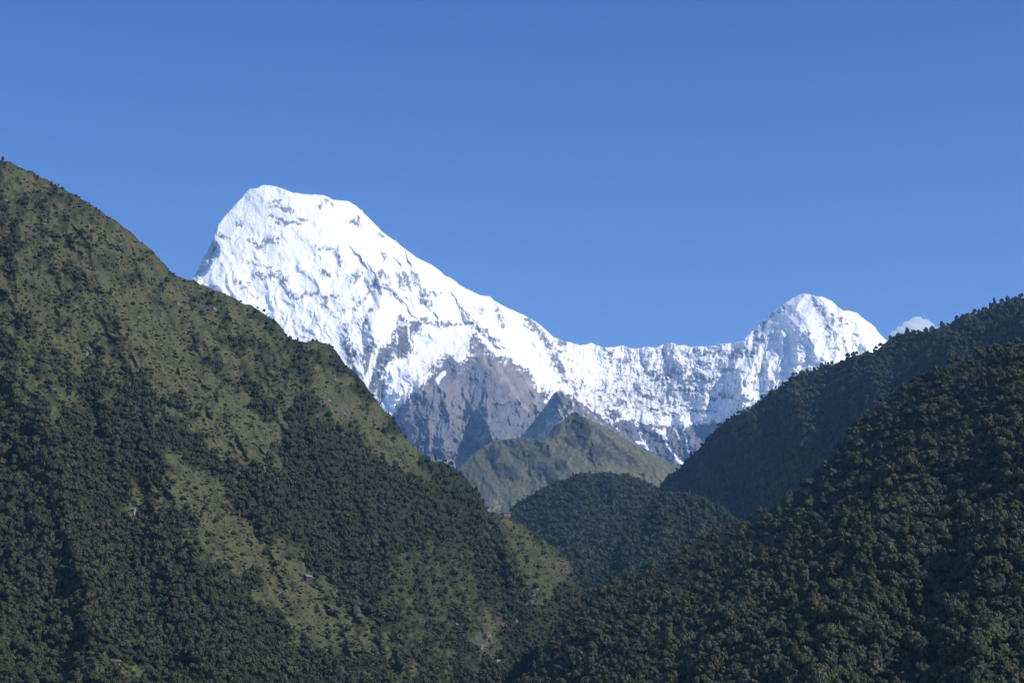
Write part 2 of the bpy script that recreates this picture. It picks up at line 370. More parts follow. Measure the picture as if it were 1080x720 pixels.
def a_colour(u, v, X):
    wu = u + 2.6*fbm(u/9, v/9, 4); wv = v + 2.6*fbm(u/9 + 70, v/9 + 9, 4)
    ro = np.full(u.shape, -20.0)
    for p in A_ROCK: ro = np.maximum(ro, poly_sdf(wu, wv, p))
    bl = np.full(u.shape, -20.0)
    for b in A_BLOBS:
        bl = np.maximum(bl, blob(wu, wv, *b))
    # slope measured on the real surface
    du = np.gradient(X, axis=1); dv = np.gradient(X, axis=0)
    n = np.cross(du, dv); n /= np.linalg.norm(n, axis=-1, keepdims=True) + 1e-9
    n *= np.sign(n[..., 1:2])*-1
    steep = 1 - np.clip(n[..., 2], 0, 1)
    hf = fbm(u/3.2, v/4.5, 4); hf2 = fbm(u/1.6 + 9, v/2.2, 3)
    streaky = fbm((u + .15*v)/2.4, v/14, 4)
    rock = sstep(-1.2, 1.2, ro + 1.8*hf + 1.6*hf2 + 2.2*streaky)
    rock = np.maximum(rock, sstep(-.3, 1.0, bl*.9 + 2.0*hf + 1.7*hf2)*.9)
    ln = np.full(u.shape, -20.0)
    for (pts, wd) in A_LINES:
        d, _, _ = polydist(wu, wv, pts); ln = np.maximum(ln, wd - d)
    rock = np.maximum(rock, sstep(-.5, 1.2, ln + 1.2*hf + 1.1*hf2 - .2)*.9)
    # mottled rock showing through thin snow on the wall and along the foot of the face
    mott = np.exp(-((u - 712)/75)**2 - ((v - 400)/32)**2)*.95 + np.exp(-((u - 650)/60)**2 - ((v - 425)/22)**2)*.85 \
         + np.exp(-((u - 590)/26)**2 - ((v - 378)/26)**2)*.6 + np.exp(-((u - 375)/30)**2 - ((v - 352)/26)**2)*.85 + .5*np.exp(-((u-800)/26)**2 - ((v-360)/28)**2) \
         + np.exp(-((u - 700)/60)**2 - ((v - 371)/7)**2)*.4 + .35*np.exp(-((u-880)/40)**2 - ((v-345)/22)**2)+ .3*np.exp(-((u-460)/50)**2 - ((v-320)/30)**2)
    mm = mott + .55*streaky + .55*hf + 1.0*(steep - .62) - .48
    rock = np.maximum(rock, sstep(-.05, .55, mm)*.62)
    for (pts, wd) in A_STREAK:
        d, _, _ = polydist(wu*.5 + u*.5, wv*.5 + v*.5, pts)
        rock = rock*(1 - sstep(wd*1.25, wd*.55, d + .7*hf2))
    rock = np.maximum(rock, .6*sstep(-1.5, 2.5, poly_sdf(wu, wv, [(229,240),(227,256),(231,263),(227,272),(218,285),(207,296),(190,300),(212,265),(224,242)])))  # rock tone painted over snow to deepen the shade left of the peak
    # small hanging snow fields in the rock
    hang = sstep(.50, .75, .75*fbm(u/7 + 3, v/4, 4) + .6*fbm((u + .2*v)/2.6, v/13 + 8, 3) + .28*sstep(440, 385, v)) * sstep(455, 425, v)*.75
    rock = rock*(1 - hang*sstep(12, 2, ro))
    tone = sstep(-.5, .5, fbm(u/14, v/10, 4))
    strata = .5 + .5*fbm(u/30, v/2.6 + u/60, 3)
    rc = mix3(ROCKD, ROCK, np.clip(.2 + .45*tone + .35*(strata - .5) + .55*streaky, 0, 1))
    tn = sstep(-4, 6, poly_sdf(wu, wv, [(490,365),(503,354),(515,367),(540,382),(560,392),(570,410),(572,430),(558,434),(545,424),(528,402),(512,388)]) + 4*hf)
    rc = mix3(rc, TAN, tn*(.35 + .35*tone))
    for pts in ([(524,384),(535,400),(545,420),(558,433)], [(505,372),(520,390),(530,402)], [(545,388),(560,405),(567,430)], [(508,452),(508,470),(500,480),(488,488)]):
        d, _, _ = polydist(wu, wv, pts); rc = mix3(rc, TAN*1.2, sstep(3.2, .8, d)*.65)
    tn2 = sstep(-3, 4, poly_sdf(wu, wv, [(443,413),(455,405),(475,400),(492,402),(500,412),(494,432),(500,445),(490,462),(480,452),(470,425),(455,418)]) + 4*hf)
    rc = mix3(rc, TAN*.95, tn2*.5)
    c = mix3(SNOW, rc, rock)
    ice_shade = np.clip(1 - np.hypot((wu - 449)/10.0, (wv - 357)/7.5), 0, 1)
    c = mix3(c, ICE_SHADE, sstep(.05, .5, ice_shade)*.8)  # icy blue also paints in the shade under the serac overhang
    return c
massif = Terrain(a_crest, lambda u, v: a_tps(u, v), a_relief, 130, 1040, .66, 522, 440, 900, 0,
                 [(120, .97), (500, .90), (1300, .74), (3000, .35)])
m_snow = terrain_mat('snow_and_rock', .03, .10, .35, 6.0, .75)
massif.scale = 1.45
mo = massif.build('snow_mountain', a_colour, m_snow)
tag(mo, 'snow covered mountain wall with two white summits and grey rock buttress', 'mountain', kind='structure')

# ================================================================== ROCK RIDGE in front of it
B0_CREST = [(470,530),(500,498),(520,480),(535,470),(548,462),(558,450),(566,440),(574,430),(580,421),(584,415),(588,412),(592,412.5),(597,417),(604,423),(611,425),(618,431),(626,437),(634,441),(641,446),(650,453),(662,461),(674,469),(688,477),(702,485),(716,492),(740,505),(790,530)]
_bc0 = crest_fn(B0_CREST)
b0_tps = TPS([(470,530,10300),(535,470,10600),(560,448,10500),(589,412,10200),(640,446,10300),(700,484,10400),(790,530,10500),(560,500,10000),(600,460,9800),(650,500,9800),(700,530,9900),(540,540,9900)], .02)
def b0_relief(u, v):
    wu = u + 2*fbm(u/12, v/12, 3); wv = v + 2*fbm(u/12 + 5, v/12, 3)
    return tent(wu, wv, [(589,411),(590,425),(584,445),(575,465)], 150, 40, 24, 120) + tent(wu, wv, [(604,422),(602,440)], 70, 9, 14, 50) \
        + 30*ridged(wu/16, wv/20, 4) + 12*fbm(wu/5, wv/6, 3)
def b0_colour(u, v, X):
    t = sstep(-.4, .5, fbm(u/9, v/8, 4)); h = fbm(u/3, v/4, 3)
    c = mix3(ROCKD*.95, ROCK, t)
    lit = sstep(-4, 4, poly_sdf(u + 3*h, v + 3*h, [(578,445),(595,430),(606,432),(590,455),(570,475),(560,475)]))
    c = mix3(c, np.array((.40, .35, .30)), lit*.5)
    snow = sstep(.45, .65, h + .3*fbm(u/8, v/8, 2))*sstep(480, 430, v)*.5
    gr = sstep(0, 1, (v - 470)/30 + .5*h)*.6
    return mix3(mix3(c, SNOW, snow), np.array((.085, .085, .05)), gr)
ridge0 = Terrain(lambda u: _bc0(u) + .5*fbm(u/4, u*0 + 1.7, 3), lambda u, v: b0_tps(u, v), b0_relief, 470, 790, .9, 545, 110, 900, 0, [(60, .97), (250, .88), (500, .7)])
ridge0.scale = 1.42
o = ridge0.build('rock_ridge', b0_colour, terrain_mat('bare_rock', .05, .25, .6, 5.0))
tag(o, 'pointed grey rock peak between the green hill and the snow wall', 'mountain', kind='structure')

# ================================================================== GRASSY FOOTHILL
B_CREST = [(430,540),(470,506),(484,493),(490,487),(500,477),(510,470),(522,464),(535,463),(548,461.5),(560,462),(568,463),(576,462),(579,458),(584,450),(592,445),(598,440),(603,435.5),(607,434),(611,436.5),(618,440),(626,444),(636,449),(648,455),(660,462.5),(674,471),(688,479),(702,486),(714,491),(740,503),(800,530)]
_bc = crest_fn(B_CREST)
b_tps = TPS([(430,540,8900),(490,487,9300),(530,463,9500),(607,434,9600),(660,462,9500),(714,491,9300),(800,530,9100),(520,530,8300),(560,510,8600),(600,480,9000),(620,510,8500),(700,530,8600),(540,570,7800),(700,600,7600),(430,620,7500),(600,560,7900)], .02)
def b_relief(u, v):
    wu = u + 2.5*fbm(u/14, v/14, 3); wv = v + 2.5*fbm(u/14 + 5, v/14, 3)
    r = tent(wu, wv, [(607,434),(614,440),(620,449),(622,460)], 130, 15, 60, 60)
    r += tent(wu, wv, [(590,447),(583,456),(577,464)], 60, 10, 14, 40)
    r += tent(wu, wv, [(545,463),(560,475),(580,492),(590,505)], 60, 16, 20, 60)
    r += tent(wu, wv, [(570,465),(590,478),(602,497)], 60, 12, 20, 50)
    r += tent(wu, wv, [(530,486),(538,494),(545,503)], 50, 12, 9, 40) + tent(wu, wv, [(568,490),(578,499),(584,508)], 50, 12, 9, 40)
    r += tent(wu, wv, [(640,452),(665,475),(690,500)], 40, 14, 26, 50)
    return r + 22*ridged((wu - .5*wv)/26, (wu + wv)/40, 6, .6) + 16*fbm(wu/8, wv/8, 6, .6)
def b_colour(u, v, X):
    h = fbm(u/4, v/4, 4); st = fbm((u - .9*v)/5, (u + v)/36, 4)
    g = mix3(np.array((.088, .094, .050)), np.array((.124, .113, .070)), sstep(-.5, .6, st + .4*h))
    rk = np.full(u.shape, -20.0)
    for b in [(533,495,9,5,20),(541,501,9,3,25),(574,496,8,6,30),(582,503,9,4,35),(592,491,6,5,30),(560,480,5,3,20),(613,452,8,11,-20),(605,448,7,6,0),(520,478,7,6,0),(585,452,5,8,30),(620,470,18,3,35),(640,478,16,3,38),(640,463,14,2,38),(600,466,10,3,35),(625,482,8,2,30),(660,480,14,2.5,40),(575,478,6,3,30)]:  # crag patches; those beside the summit also paint in its shaded left side
        b = (b[0], b[1], b[2]*1.3, b[3]*1.35, b[4]); rk = np.maximum(rk, blob(u + 4*h, v + 3*fbm(u/4+9, v/4, 3), *b))
    m = sstep(-1.2, 1.6, rk + 2.2*h)
    c = mix3(g, np.array((.034, .036, .036)), m*.92)
    sh = sstep(.25, .5, fbm(u/2.2, v/1.8, 3))*.5
    c = mix3(c, np.array((.035, .05, .025)), sh*(1 - m))
    stone = sstep(0, 5, poly_sdf(u + 3*h, v + 3*h, [(506,532),(520,524),(535,526),(532,540),(515,545)]))*.6
    return mix3(c, np.array((.24, .22, .19)), stone*sstep(-.2, .4, h))
foothill = Terrain(lambda u: _bc(u) + .35*fbm(u/4, u*0 + 8.7, 3), lambda u, v: b_tps(u, v), b_relief, 430, 800, 1.0, 560, 130, 700, 10, [(80, .97), (250, .9), (420, .75)])
foothill.scale = 1.02
o = foothill.build('grassy_hill', b_colour, terrain_mat('alpine_meadow', .05, .3, .6, 4.0))
tag(o, 'olive green alpine hill with dark crags below the snow wall', 'hill', kind='structure')

FLOOR = np.array((.020, .026, .009))    # forest floor, darkened to stand for shade under the trees
GRASS = np.array((.070, .077, .030)); GRASSB = np.array((.082, .073, .035)); SCRUB = np.array((.036, .044, .019))
def hill_tex(u, v, sc=1.0):
    h = fbm(u/(5*sc), v/(5*sc), 4); g = fbm(u/(30*sc) + 4, v/(30*sc), 3)
    return h, g

# ================================================================== WOODED KNOLL (middle)
C_CREST = [(430,600),(480,575),(520,550),(533,541),(545,530),(560,522),(575,513),(584,509),(600,504),(606,500),(618,498),(625,499),(640,497.5),(655,500),(663,500),(680,507),(690,511),(700,518),(712,532),(730,556),(760,590),(800,630),(860,680)]
_cc = crest_fn(C_CREST)
c_tps = TPS([(430,600,6400),(533,541,6900),(600,503,7000),(640,498,6950),(695,514,6850),(745,546,6700),(820,610,6400),(560,580,6100),(600,560,6200),(640,560,6150),(700,560,6300),(600,640,5400),(700,640,5500),(820,660,5500),(430,680,5400)], .02)
def c_relief(u, v):
    r = tent(u, v, [(610,499),(618,525),(612,560),(600,600)], 110, 30, 46, 150) + tent(u, v, [(655,499),(668,530),(672,560),(665,600)], 90, 26, 40, 120) + tent(u, v, [(565,520),(580,545),(590,580)], 80, 24, 30, 100)
    return r + 60*ridged(u/36, v/40, 4)
def forest_colour(u, v, X):
    h, g = hill_tex(u, v); return mix3(FLOOR*.9, FLOOR*1.4, sstep(-.4, .6, h))
knoll = Terrain(_cc, lambda u, v: c_tps(u, v), c_relief, 430, 860, 2.5, 660, 60, 760, 6, [(80, .96), (300, .85), (600, .6)])
m_forest = terrain_mat('forest_floor', .15, .35, .5, 3.0)
knoll.scale = 0.88
o = knoll.build('wooded_hill', forest_colour, m_forest)
tag(o, 'rounded dark wooded hill in the middle where the two slopes meet', 'hill', kind='structure')

# ================================================================== RIGHT HILL, far ridge
D_CREST = [(560,690),(600,645),(630,610),(655,580),(675,550),(690,525),(697,511),(703,501),(715,495),(725,484),(740,469),(755,452),(765,444),(775,437),(790,433),(800,422),(815,412),(828,404),(836,397),(850,392),(870,386),(890,379),(897,375),(915,373),(926,368),(935,360),(945,354),(958,349),(966,351),(985,347),(1000,342),(1020,334),(1040,326),(1055,319),(1080,314),(1160,288),(1260,258)]
_dc = crest_fn(D_CREST)
d_tps = TPS([(560,690,5400),(640,600,5700),(700,600,5500),(700,505,6000),(760,447,5650),(850,392,5250),(960,350,4780),(1080,314,4330),(1260,258,3800),
 (740,505,5600),(800,450,5250),(880,415,4870),(960,385,4560),(1080,360,4060),(1260,320,3600),(700,560,5750),(760,540,5350),(830,480,4830),(900,440,4500),(960,420,4300),(1080,400,3900),(660,640,5300),(760,600,5000),(900,520,4050),(1080,470,3450),(1260,420,3200),(760,700,4300),(1000,600,3200)], .03)
def d_relief(u, v):
    wu = u + 5*fbm(u/30, v/30, 3); wv = v + 5*fbm(u/30 + 7, v/30, 3)
    r = tent(wu, wv, [(698,508),(720,525),(735,550),(742,590),(735,640)], 90, 70, 46, 110)
    r += tent(wu, wv, [(735,478),(752,500),(765,525),(775,548)], 110, 12, 26, 110)
    r += tent(wu, wv, [(782,433),(800,470),(808,500),(805,535)], 110, 20, 24, 120)
    r += tent(wu, wv, [(830,404),(845,432),(850,460),(838,490)], 110, 26, 22, 110)
    r += tent(wu, wv, [(905,374),(925,395),(925,420)], 80, 30, 20, 60)
    r += tent(wu, wv, [(985,347),(1000,362),(1005,380)], 70, 34, 24, 60)
    r *= 1.35
    r += tent(wu, wv, [(1080,338),(1000,368),(950,380),(900,402),(850,424),(800,456),(760,488),(725,530)], 150, 36, 64, 60)
    return r + 46*ridged(wu/60, wv/55, 2)
right_far = Terrain(lambda u: _dc(u) + 1.2*fbm(u/13, u*0 + 6.2, 3) + .5, lambda u, v: d_tps(u, v), d_relief, 570, 1260, 2.5, 640, 90, 800, 6, [(60, .97), (250, .86), (600, .6)])
right_far.scale = 1.08
o = right_far.build('forest_ridge', forest_colour, m_forest)
tag(o, 'steep shaded forest ridge running up to the right edge, behind the nearer spur', 'hill', kind='structure')

# ================================================================== FOREST SPUR stepping down from the far ridge
S_CREST = [(540,720),(575,690),(600,652),(614,632),(624,618),(634,604),(645,588),(652,573),(662,561),(669,549),(680,537),(686,527),(694,521),(703,518),(712,519),(722,518),(731,522),(742,523),(752,530),(762,534),(775,545),(800,562),(830,590),(880,640)]
_sc = crest_fn(S_CREST)
s_tps = TPS([(540,720,4700),(600,652,5050),(645,588,5300),(703,518,5650),(742,523,5600),(800,562,5350),(880,670,4700),(700,560,5350),(700,600,5000),(650,640,4750),(760,620,4850),(740,570,5250),(620,680,4500),(800,680,4400)], .02)
def s_relief(u, v):
    wu = u + 4*fbm(u/20, v/20, 3); wv = v + 4*fbm(u/20 + 7, v/20, 3)
    r = tent(wu, wv, [(703,518),(697,540),(700,570),(688,610),(670,650)], 90, 24, 24, 120)
    r += tent(wu, wv, [(731,530),(737,555),(734,585),(722,630)], 70, 16, 22, 110) + tent(wu, wv, [(662,561),(668,585),(660,620)], 60, 18, 20, 80)
    return r + 46*ridged(wu/30, wv/34, 3)
spur = Terrain(_sc, lambda u, v: s_tps(u, v), s_relief, 540, 880, 2.5, 690, 60, 780, 6, [(60, .97), (250, .86), (500, .6)])
spur.scale = 0.82
o = spur.build('forest_spur', forest_colour, m_forest)
tag(o, 'lower wooded spur between the middle hill and the shaded right ridge', 'hill', kind='structure')

# ================================================================== RIGHT HILL, near spur
E_CREST = [(380,860),(430,820),(500,765),(540,726),(560,704),(575,680),(585,664),(600,648),(615,633),(640,614),(665,606),(690,599),(715,584),(738,567),(760,557),(790,547),(815,534),(840,519),(850,509),(870,489),(890,464),(900,449),(925,429),(940,414),(960,404),(985,389),(1005,384),(1030,374),(1080,361),(1160,340),(1280,310)]
_ec = crest_fn(E_CREST)
e_tps = TPS([(380,860,2400),(540,726,2900),(600,648,3250),(640,614,3500),(740,566,3500),(850,509,3250),(960,404,3250),(1080,361,3000),(1280,310,2600),
 (640,700,2500),(760,640,2550),(900,560,2500),(1000,480,2600),(1080,440,2500),(1280,420,2150),(640,760,2150),(760,720,2050),(900,720,1850),(1080,560,2050),(1080,720,1650),(1280,720,1350),(540,830,2000),(640,1000,1150),(900,1000,1000),(1280,1000,800),(400,1000,1300)], .03)
def e_relief(u, v):
    wu = u + 8*fbm(u/50, v/50, 3); wv = v + 8*fbm(u/50 + 7, v/50, 3)
    r = tent(wu, wv, [(1005,384),(980,430),(950,490),(930,560),(900,640),(860,730)], 60, 70, 80, 130)
    r += tent(wu, wv, [(845,512),(840,560),(800,620),(760,700)], 50, 50, 60, 90)
    r += tent(wu, wv, [(715,584),(705,620),(670,670),(640,730)], 40, 40, 50, 60)
    r += tent(wu, wv, [(1090,362),(1075,450),(1060,540),(1040,640),(1020,740)], 50, 50, 70, 90)
    r *= 1.45
    return r + 34*ridged(wu/90, wv/70, 3)
right_near = Terrain(_ec, lambda u, v: e_tps(u, v), e_relief, 380, 1280, 3.0, 740, 100, 1090, 14, [(40, .97), (200, .86), (500, .5)])
right_near.scale = 0.75
o = right_near.build('forest_slope', forest_colour, m_forest)
tag(o, 'near dark forest slope filling the lower right corner', 'hill', kind='structure')

# ================================================================== LEFT HILL
L_CREST = [(-200,90),(-100,125),(0,168),(10,170),(20,175),(33,180),(45,187),(60,195),(75,203),(95,214),(110,224),(125,234),(135,242),(150,255),(162,264),(170,274),(180,285),(188,291),(205,296),(222,303),(240,310),(258,320),(266,321),(280,331),(295,342),(305,355),(315,360),(335,358.5),(348,362),(355,369),(365,385),(375,392),(385,403),(390,412),(400,424),(405,432),(415,439),(420,449),(425,455),(430,464),(440,472),(448,481),(455,484),(470,487),(480,492),(490,502),(497,510),(505,520),(510,530),(515,538),(530,543),(545,549),(560,556),(575,569),(590,581),(600,590),(606,600),(625,650),(655,720),(700,820)]
_lc = crest_fn(L_CREST)
l_tps = TPS([(-200,90,4100),(-200,400,3050),(-200,720,2050),(0,168,4350),(0,400,3350),(0,560,2850),(0,720,2350),(100,217,4500),(200,295,4650),(200,400,4050),(200,500,3600),(200,600,3150),(200,720,2620),
 (350,363,4950),(350,460,4450),(350,550,4000),(350,640,3550),(350,720,3150),(430,464,5050),(500,515,5150),(500,600,4500),(500,680,3950),(500,740,3500),(560,556,5050),(605,600,4950),(580,650,4450),(655,720,4300),(0,1000,1050),(300,1000,1350),(600,1000,1900),(-200,1000,800),(700,900,2700)], .03)
def l_relief(u, v):
    wu = u + 7*fbm(u/40, v/40, 4); wv = v + 7*fbm(u/40 + 7, v/40, 4)
    r = tent(wu, wv, [(140,245),(190,330),(240,420),(275,470),(300,520)], 50, 70, 60, 90)
    r += tent(wu, wv, [(60,195),(90,290),(140,400),(175,490),(215,600),(240,700)], 40, 60, 60, 110)
    r += tent(wu, wv, [(0,168),(15,260),(30,380),(60,480),(90,600),(110,720)], 40, 50, 50, 110)
    r += tent(wu, wv, [(310,356),(340,430),(380,510),(410,600),(420,700)], 60, 60, 60, 120)
    r += tent(wu, wv, [(390,412),(430,480),(470,560),(490,640),(500,720)], 50, 50, 50, 100)
    r += tent(wu, wv, [(520,540),(545,590),(560,640),(545,700)], 90, 46, 36, 100)
    r += tent(wu, wv, [(250,316),(290,390),(330,450),(350,500)], 40, 40, 40, 50)
    r *= 1.8
    r += 34*ridged((wu - .5*wv)/46, (wu + wv)/150, 4) + 12*fbm(wu/12, wv/12, 4) + 4*fbm(wu/4, wv/4, 3)
    # cultivated terraces
    tz = sstep(0, 8, poly_sdf(u, v, [(165,500),(215,492),(235,520),(205,535),(170,525)])) + sstep(0, 6, poly_sdf(u, v, [(62,700),(80,685),(112,690),(160,720),(60,724)]))
    r += tz*(5.0*np.abs(((v + .15*u)/5.5) % 1.0 - .5)*2)
    return r
OPEN = [([(-10,160),(45,190),(120,235),(185,292),(230,345),(260,380),(240,390),(200,350),(160,305),(120,270),(60,225),(20,200)], .85),
 ([(95,290),(140,295),(180,325),(220,375),(262,420),(300,455),(285,500),(255,495),(225,470),(180,420),(130,350)], 1.0),
 ([(330,385),(370,400),(405,440),(430,470),(452,505),(425,495),(385,462),(340,440)], .95),
 ([(128,538),(158,506),(175,490),(190,481),(212,494),(236,506),(246,530),(262,556),(274,592),(244,604),(214,592),(200,572),(214,547),(180,542),(150,548)], .85),
 ([(198,566),(225,556),(252,553),(292,570),(332,598),(362,618),(384,650),(422,680),(436,716),(384,704),(344,686),(304,680),(288,642),(258,612),(228,594)], .78),
 ([(512,540),(542,547),(578,571),(602,592),(592,622),(566,645),(550,615),(535,585)], .48),
 ([(60,704),(80,684),(115,688),(175,722),(58,726)], .9),
 ([(420,660),(432,700),(425,730),(400,725),(410,690)], .5),
 ([(500,640),(530,655),(540,690),(520,705),(500,690)], .6),
 ([(0,240),(40,300),(100,330),(120,400),(60,380),(0,330)], .5),
 ([(225,345),(300,380),(330,420),(300,440),(260,415)], .5),
 ([(0,360),(60,400),(80,440),(30,440),(0,420)], .45), ([(400,590),(480,570),(530,640),(500,725),(430,725),(400,650)], .34)]
def openness(u, v):
    h = fbm(u/22, v/22, 5); h2 = fbm(u/7 + 11, v/7, 3)
    wu = u + 9*fbm(u/26 + 3, v/26, 3); wv = v + 9*fbm(u/26 + 60, v/26, 3)
    o_ = np.zeros(u.shape)
    for (p, k) in OPEN:
        o_ = np.maximum(o_, k*sstep(-12, 13, poly_sdf(wu, wv, p) + 14*h + 5*h2))
    up = sstep(520, 380, v + .25*u)*.56*(1 - .32*sstep(130, 20, u))          # the high slopes carry scrub, not tall wood
    return np.clip(np.maximum(o_, up + .42*h*sstep(560, 420, v)) + .12*h2, 0, 1)
def l_colour(u, v, X):
    h, g = hill_tex(u, v); op = openness(u, v)
    fine = fbm(u/1.9, v/1.6, 3)
    gr = mix3(GRASS, GRASSB, sstep(-.2, .7, g + .6*h + .3*sstep(330, 200, v)))
    gr = mix3(gr, SCRUB*.85, sstep(-.2, .45, .5*fine + .6*h + .8*fbm((u - .55*v)/9 + 20, (.55*u + v)/32, 4))*.85)
    gr = mix3(gr, np.array((.115,.10,.038)), sstep(.35,.7, fbm(u/8+3, v/5, 3))*.35)
    c = mix3(FLOOR, gr, sstep(.15, .6, op + .25*h))
    rk = np.full(u.shape, -20.0)
    for b in [(130,265,14,3,15),(150,262,8,3,10),(205,318,14,4,15),(222,326,4,4,0),(178,432,6,8,-30),(365,432,9,5,10),(345,424,6,4,20),(145,437,5,4,0),(410,432,5,10,-30),(395,440,8,6,30),(95,372,3,8,0),(60,412,6,3,0),(350,576,10,4,-10),(353,643,9,4,5),(376,643,5,8,-35),(535,598,5,8,10),(510,675,10,9,0),(560,630,8,10,0)]:
        rk = np.maximum(rk, blob(u + 4*h, v + 3*fine, *b))
    c = mix3(c, np.array((.085, .076, .066)), sstep(-1, 2, rk + 2*fine)*.7)
    return c
left = Terrain(lambda u: _lc(u) + 1.3*fbm(u/11, u*0 + 2.2, 4) + .8, lambda u, v: l_tps(u, v), l_relief, -200, 700, 1.25, 735, 430, 1090, 24, [(60, .97), (300, .84), (700, .55)])
left.scale = 0.66
o = left.build('green_hill', l_colour, terrain_mat('hillside_grass', .22, .4, .7, 2.5))
tag(o, 'big green hillside on the left with grass clearings and dark woods', 'hill', kind='structure')

# valley ground sheet under everything
gx, gy = np.linspace(-8500, 8500, 60), np.linspace(-1400, 25000, 90)
GX, GY = np.meshgrid(gx, gy)
G = np.stack((GX, GY, 1.5*fbm(GX/300, GY/300, 3)), -1)
h = fbm(GX/200, GY/200, 3)
o = mesh_grid('ground', G, mix3(GRASS*.8, SCRUB, sstep(-.4, .4, h)), terrain_mat('valley_ground', .1, .3, .3, 2))
tag(o, 'green valley ground below the hills', 'ground', kind='structure')

# ================================================================== VEGETATION PROTOTYPES
def crown_mesh(name, seed, mat, kind='round', nleaf=520, size=.085):
    rg = np.random.default_rng(seed)
    lobes = []
    if kind == 'round':
        n = 9
        for i in range(n):
            a = i*2.4 + rg.random(); r = .30*np.sqrt((i + .3)/n)
            lobes.append((r*math.cos(a), r*math.sin(a), .62 + .30*(1 - (r/.30)**2)*rg.uniform(.6, 1.1) - .12*(r/.3), rg.uniform(.17, .25)))
    elif kind == 'tall':
        for i in range(10):
            z = .30 + i*.09; rr = .20*(1 - abs(i - 3.5)/8.5)
            a = i*2.6 + rg.random(); lobes.append((rr*.8*math.cos(a), rr*.8*math.sin(a), z, .12 + rr*.45))
    elif kind == 'wide':
        for i in range(11):
            a = i*2.4 + rg.random(); r = .40*np.sqrt((i + .3)/11)
            lobes.append((r*math.cos(a), r*math.sin(a), .60 + .14*rg.random() - .22*(r/.4)**2, rg.uniform(.14, .22)))
    else:                                   # bush
        for i in range(7):
            a = i*2.4 + rg.random(); r = .30*np.sqrt((i + .3)/7)
            lobes.append((r*math.cos(a), r*math.sin(a), .26 + .18*rg.random() - .12*(r/.3), rg.uniform(.18, .26)))
    lobes = np.array(lobes)
    wts = lobes[:, 3]**2; wts /= wts.sum()
    li = rg.choice(len(lobes), nleaf, p=wts)
    d = rg.normal(size=(nleaf, 3)); d[:, 2] = np.abs(d[:, 2])*1.1 - .35; d /= np.linalg.norm(d, axis=1)[:, None]
    rad = lobes[li, 3]*rg.uniform(.78, 1.13, nleaf)
    c = lobes[li, :3] + d*rad[:, None]
    nrm = d + rg.normal(size=(nleaf, 3))*.26; nrm /= np.linalg.norm(nrm, axis=1)[:, None]
    t = np.cross(nrm, rg.normal(size=(nleaf, 3))); t /= np.linalg.norm(t, axis=1)[:, None]
    b = np.cross(nrm, t)
    s = size*rg.uniform(.6, 1.25, nleaf)[:, None]
    k = rg.uniform(.7, 1.3, nleaf)[:, None]
    quad = np.stack((c - t*s - b*s*.3, c + t*s*.2 - b*s*k, c + t*s + b*s*.3, c - t*s*.2 + b*s*k), 1)
    vs = quad.reshape(-1, 3); fs = [tuple(range(4*i, 4*i + 4)) for i in range(nleaf)]
    cl = np.repeat(np.clip(rg.normal(1, .22, nleaf), .5, 1.6)[:, None]*np.array((1, 1, 1)) * (1 + .04*rg.normal(size=(nleaf, 3))), 4, 0)
    # inner bough mass: low ellipsoids that stop light passing straight through
    V = [vs]; C = [cl]; off = len(vs)
    for (x, y, z, r) in lobes:
        ring = []
        rr = r*.80
        for j in range(1, 4):
            ph = math.pi*j/4
            for q in range(6):
                th = q*math.pi/3 + j
                ring.append((x + rr*math.sin(ph)*math.cos(th), y + rr*math.sin(ph)*math.sin(th), z + rr*math.cos(ph)))
        ring += [(x, y, z + rr), (x, y, z - rr)]
        V.append(np.array(ring)); C.append(np.full((20, 3), .7))
        for j in range(2):
            for q in range(6):
                a0 = off + j*6 + q; a1 = off + j*6 + (q + 1) % 6
                fs.append((a0, a0 + 6, a1 + 6, a1))
        for q in range(6):
            fs.append((off + 18, off + q, off + (q + 1) % 6)); fs.append((off + 19, off + 12 + (q + 1) % 6, off + 12 + q))
        off += 20
    V = np.concatenate(V); C = np.concatenate(C)
    me = bpy.data.meshes.new(name); me.from_pydata(V.tolist(), [], fs)
    at = me.color_attributes.new('Col', 'FLOAT_COLOR', 'POINT')
    c4 = np.ones((len(V), 4), np.float32); c4[:, :3] = C
    at.data.foreach_set('color', c4.ravel())
    me.materials.append(mat); me.update()
    return me

def trunk_mesh(name, seed, mat, top=.62, r=.035):
    rg = np.random.default_rng(seed)
    V, Fc = [], []
    def tube(p0, p1, r0, r1, n=6, segs=3):
        p0, p1 = np.array(p0), np.array(p1); ax = p1 - p0; ax = ax/np.linalg.norm(ax)
        s = np.cross(ax, (1, .3, 0)); s /= np.linalg.norm(s); t = np.cross(ax, s); o0 = len(V)
        for i in range(segs + 1):
            f = i/segs; c = p0 + (p1 - p0)*f + (rg.normal(size=3)*.010 if 0 < i < segs else 0); rr = r0 + (r1 - r0)*f
            for k in range(n):
                a = 2*math.pi*k/n; V.append(tuple(c + rr*(s*math.cos(a) + t*math.sin(a))))
        for i in range(segs):
            for k in range(n):
                Fc.append((o0 + i*n + k, o0 + i*n + (k+1) % n, o0 + (i+1)*n + (k+1) % n, o0 + (i+1)*n + k))
        Fc.append(tuple(o0 + segs*n + k for k in range(n)))
    tube((0, 0, -.25), (.01, 0, top), r, r*.55)
    for i in range(5):
        a = i*2.4 + rg.random(); z = top*rg.uniform(.55, .98)
        tube((0, 0, z), (.26*math.cos(a), .26*math.sin(a), z + rg.uniform(.12, .24)), r*.5, r*.18, 5, 2)
    me = bpy.data.meshes.new(name); me.from_pydata(V, [], Fc); me.materials.append(mat); me.update()
    return me

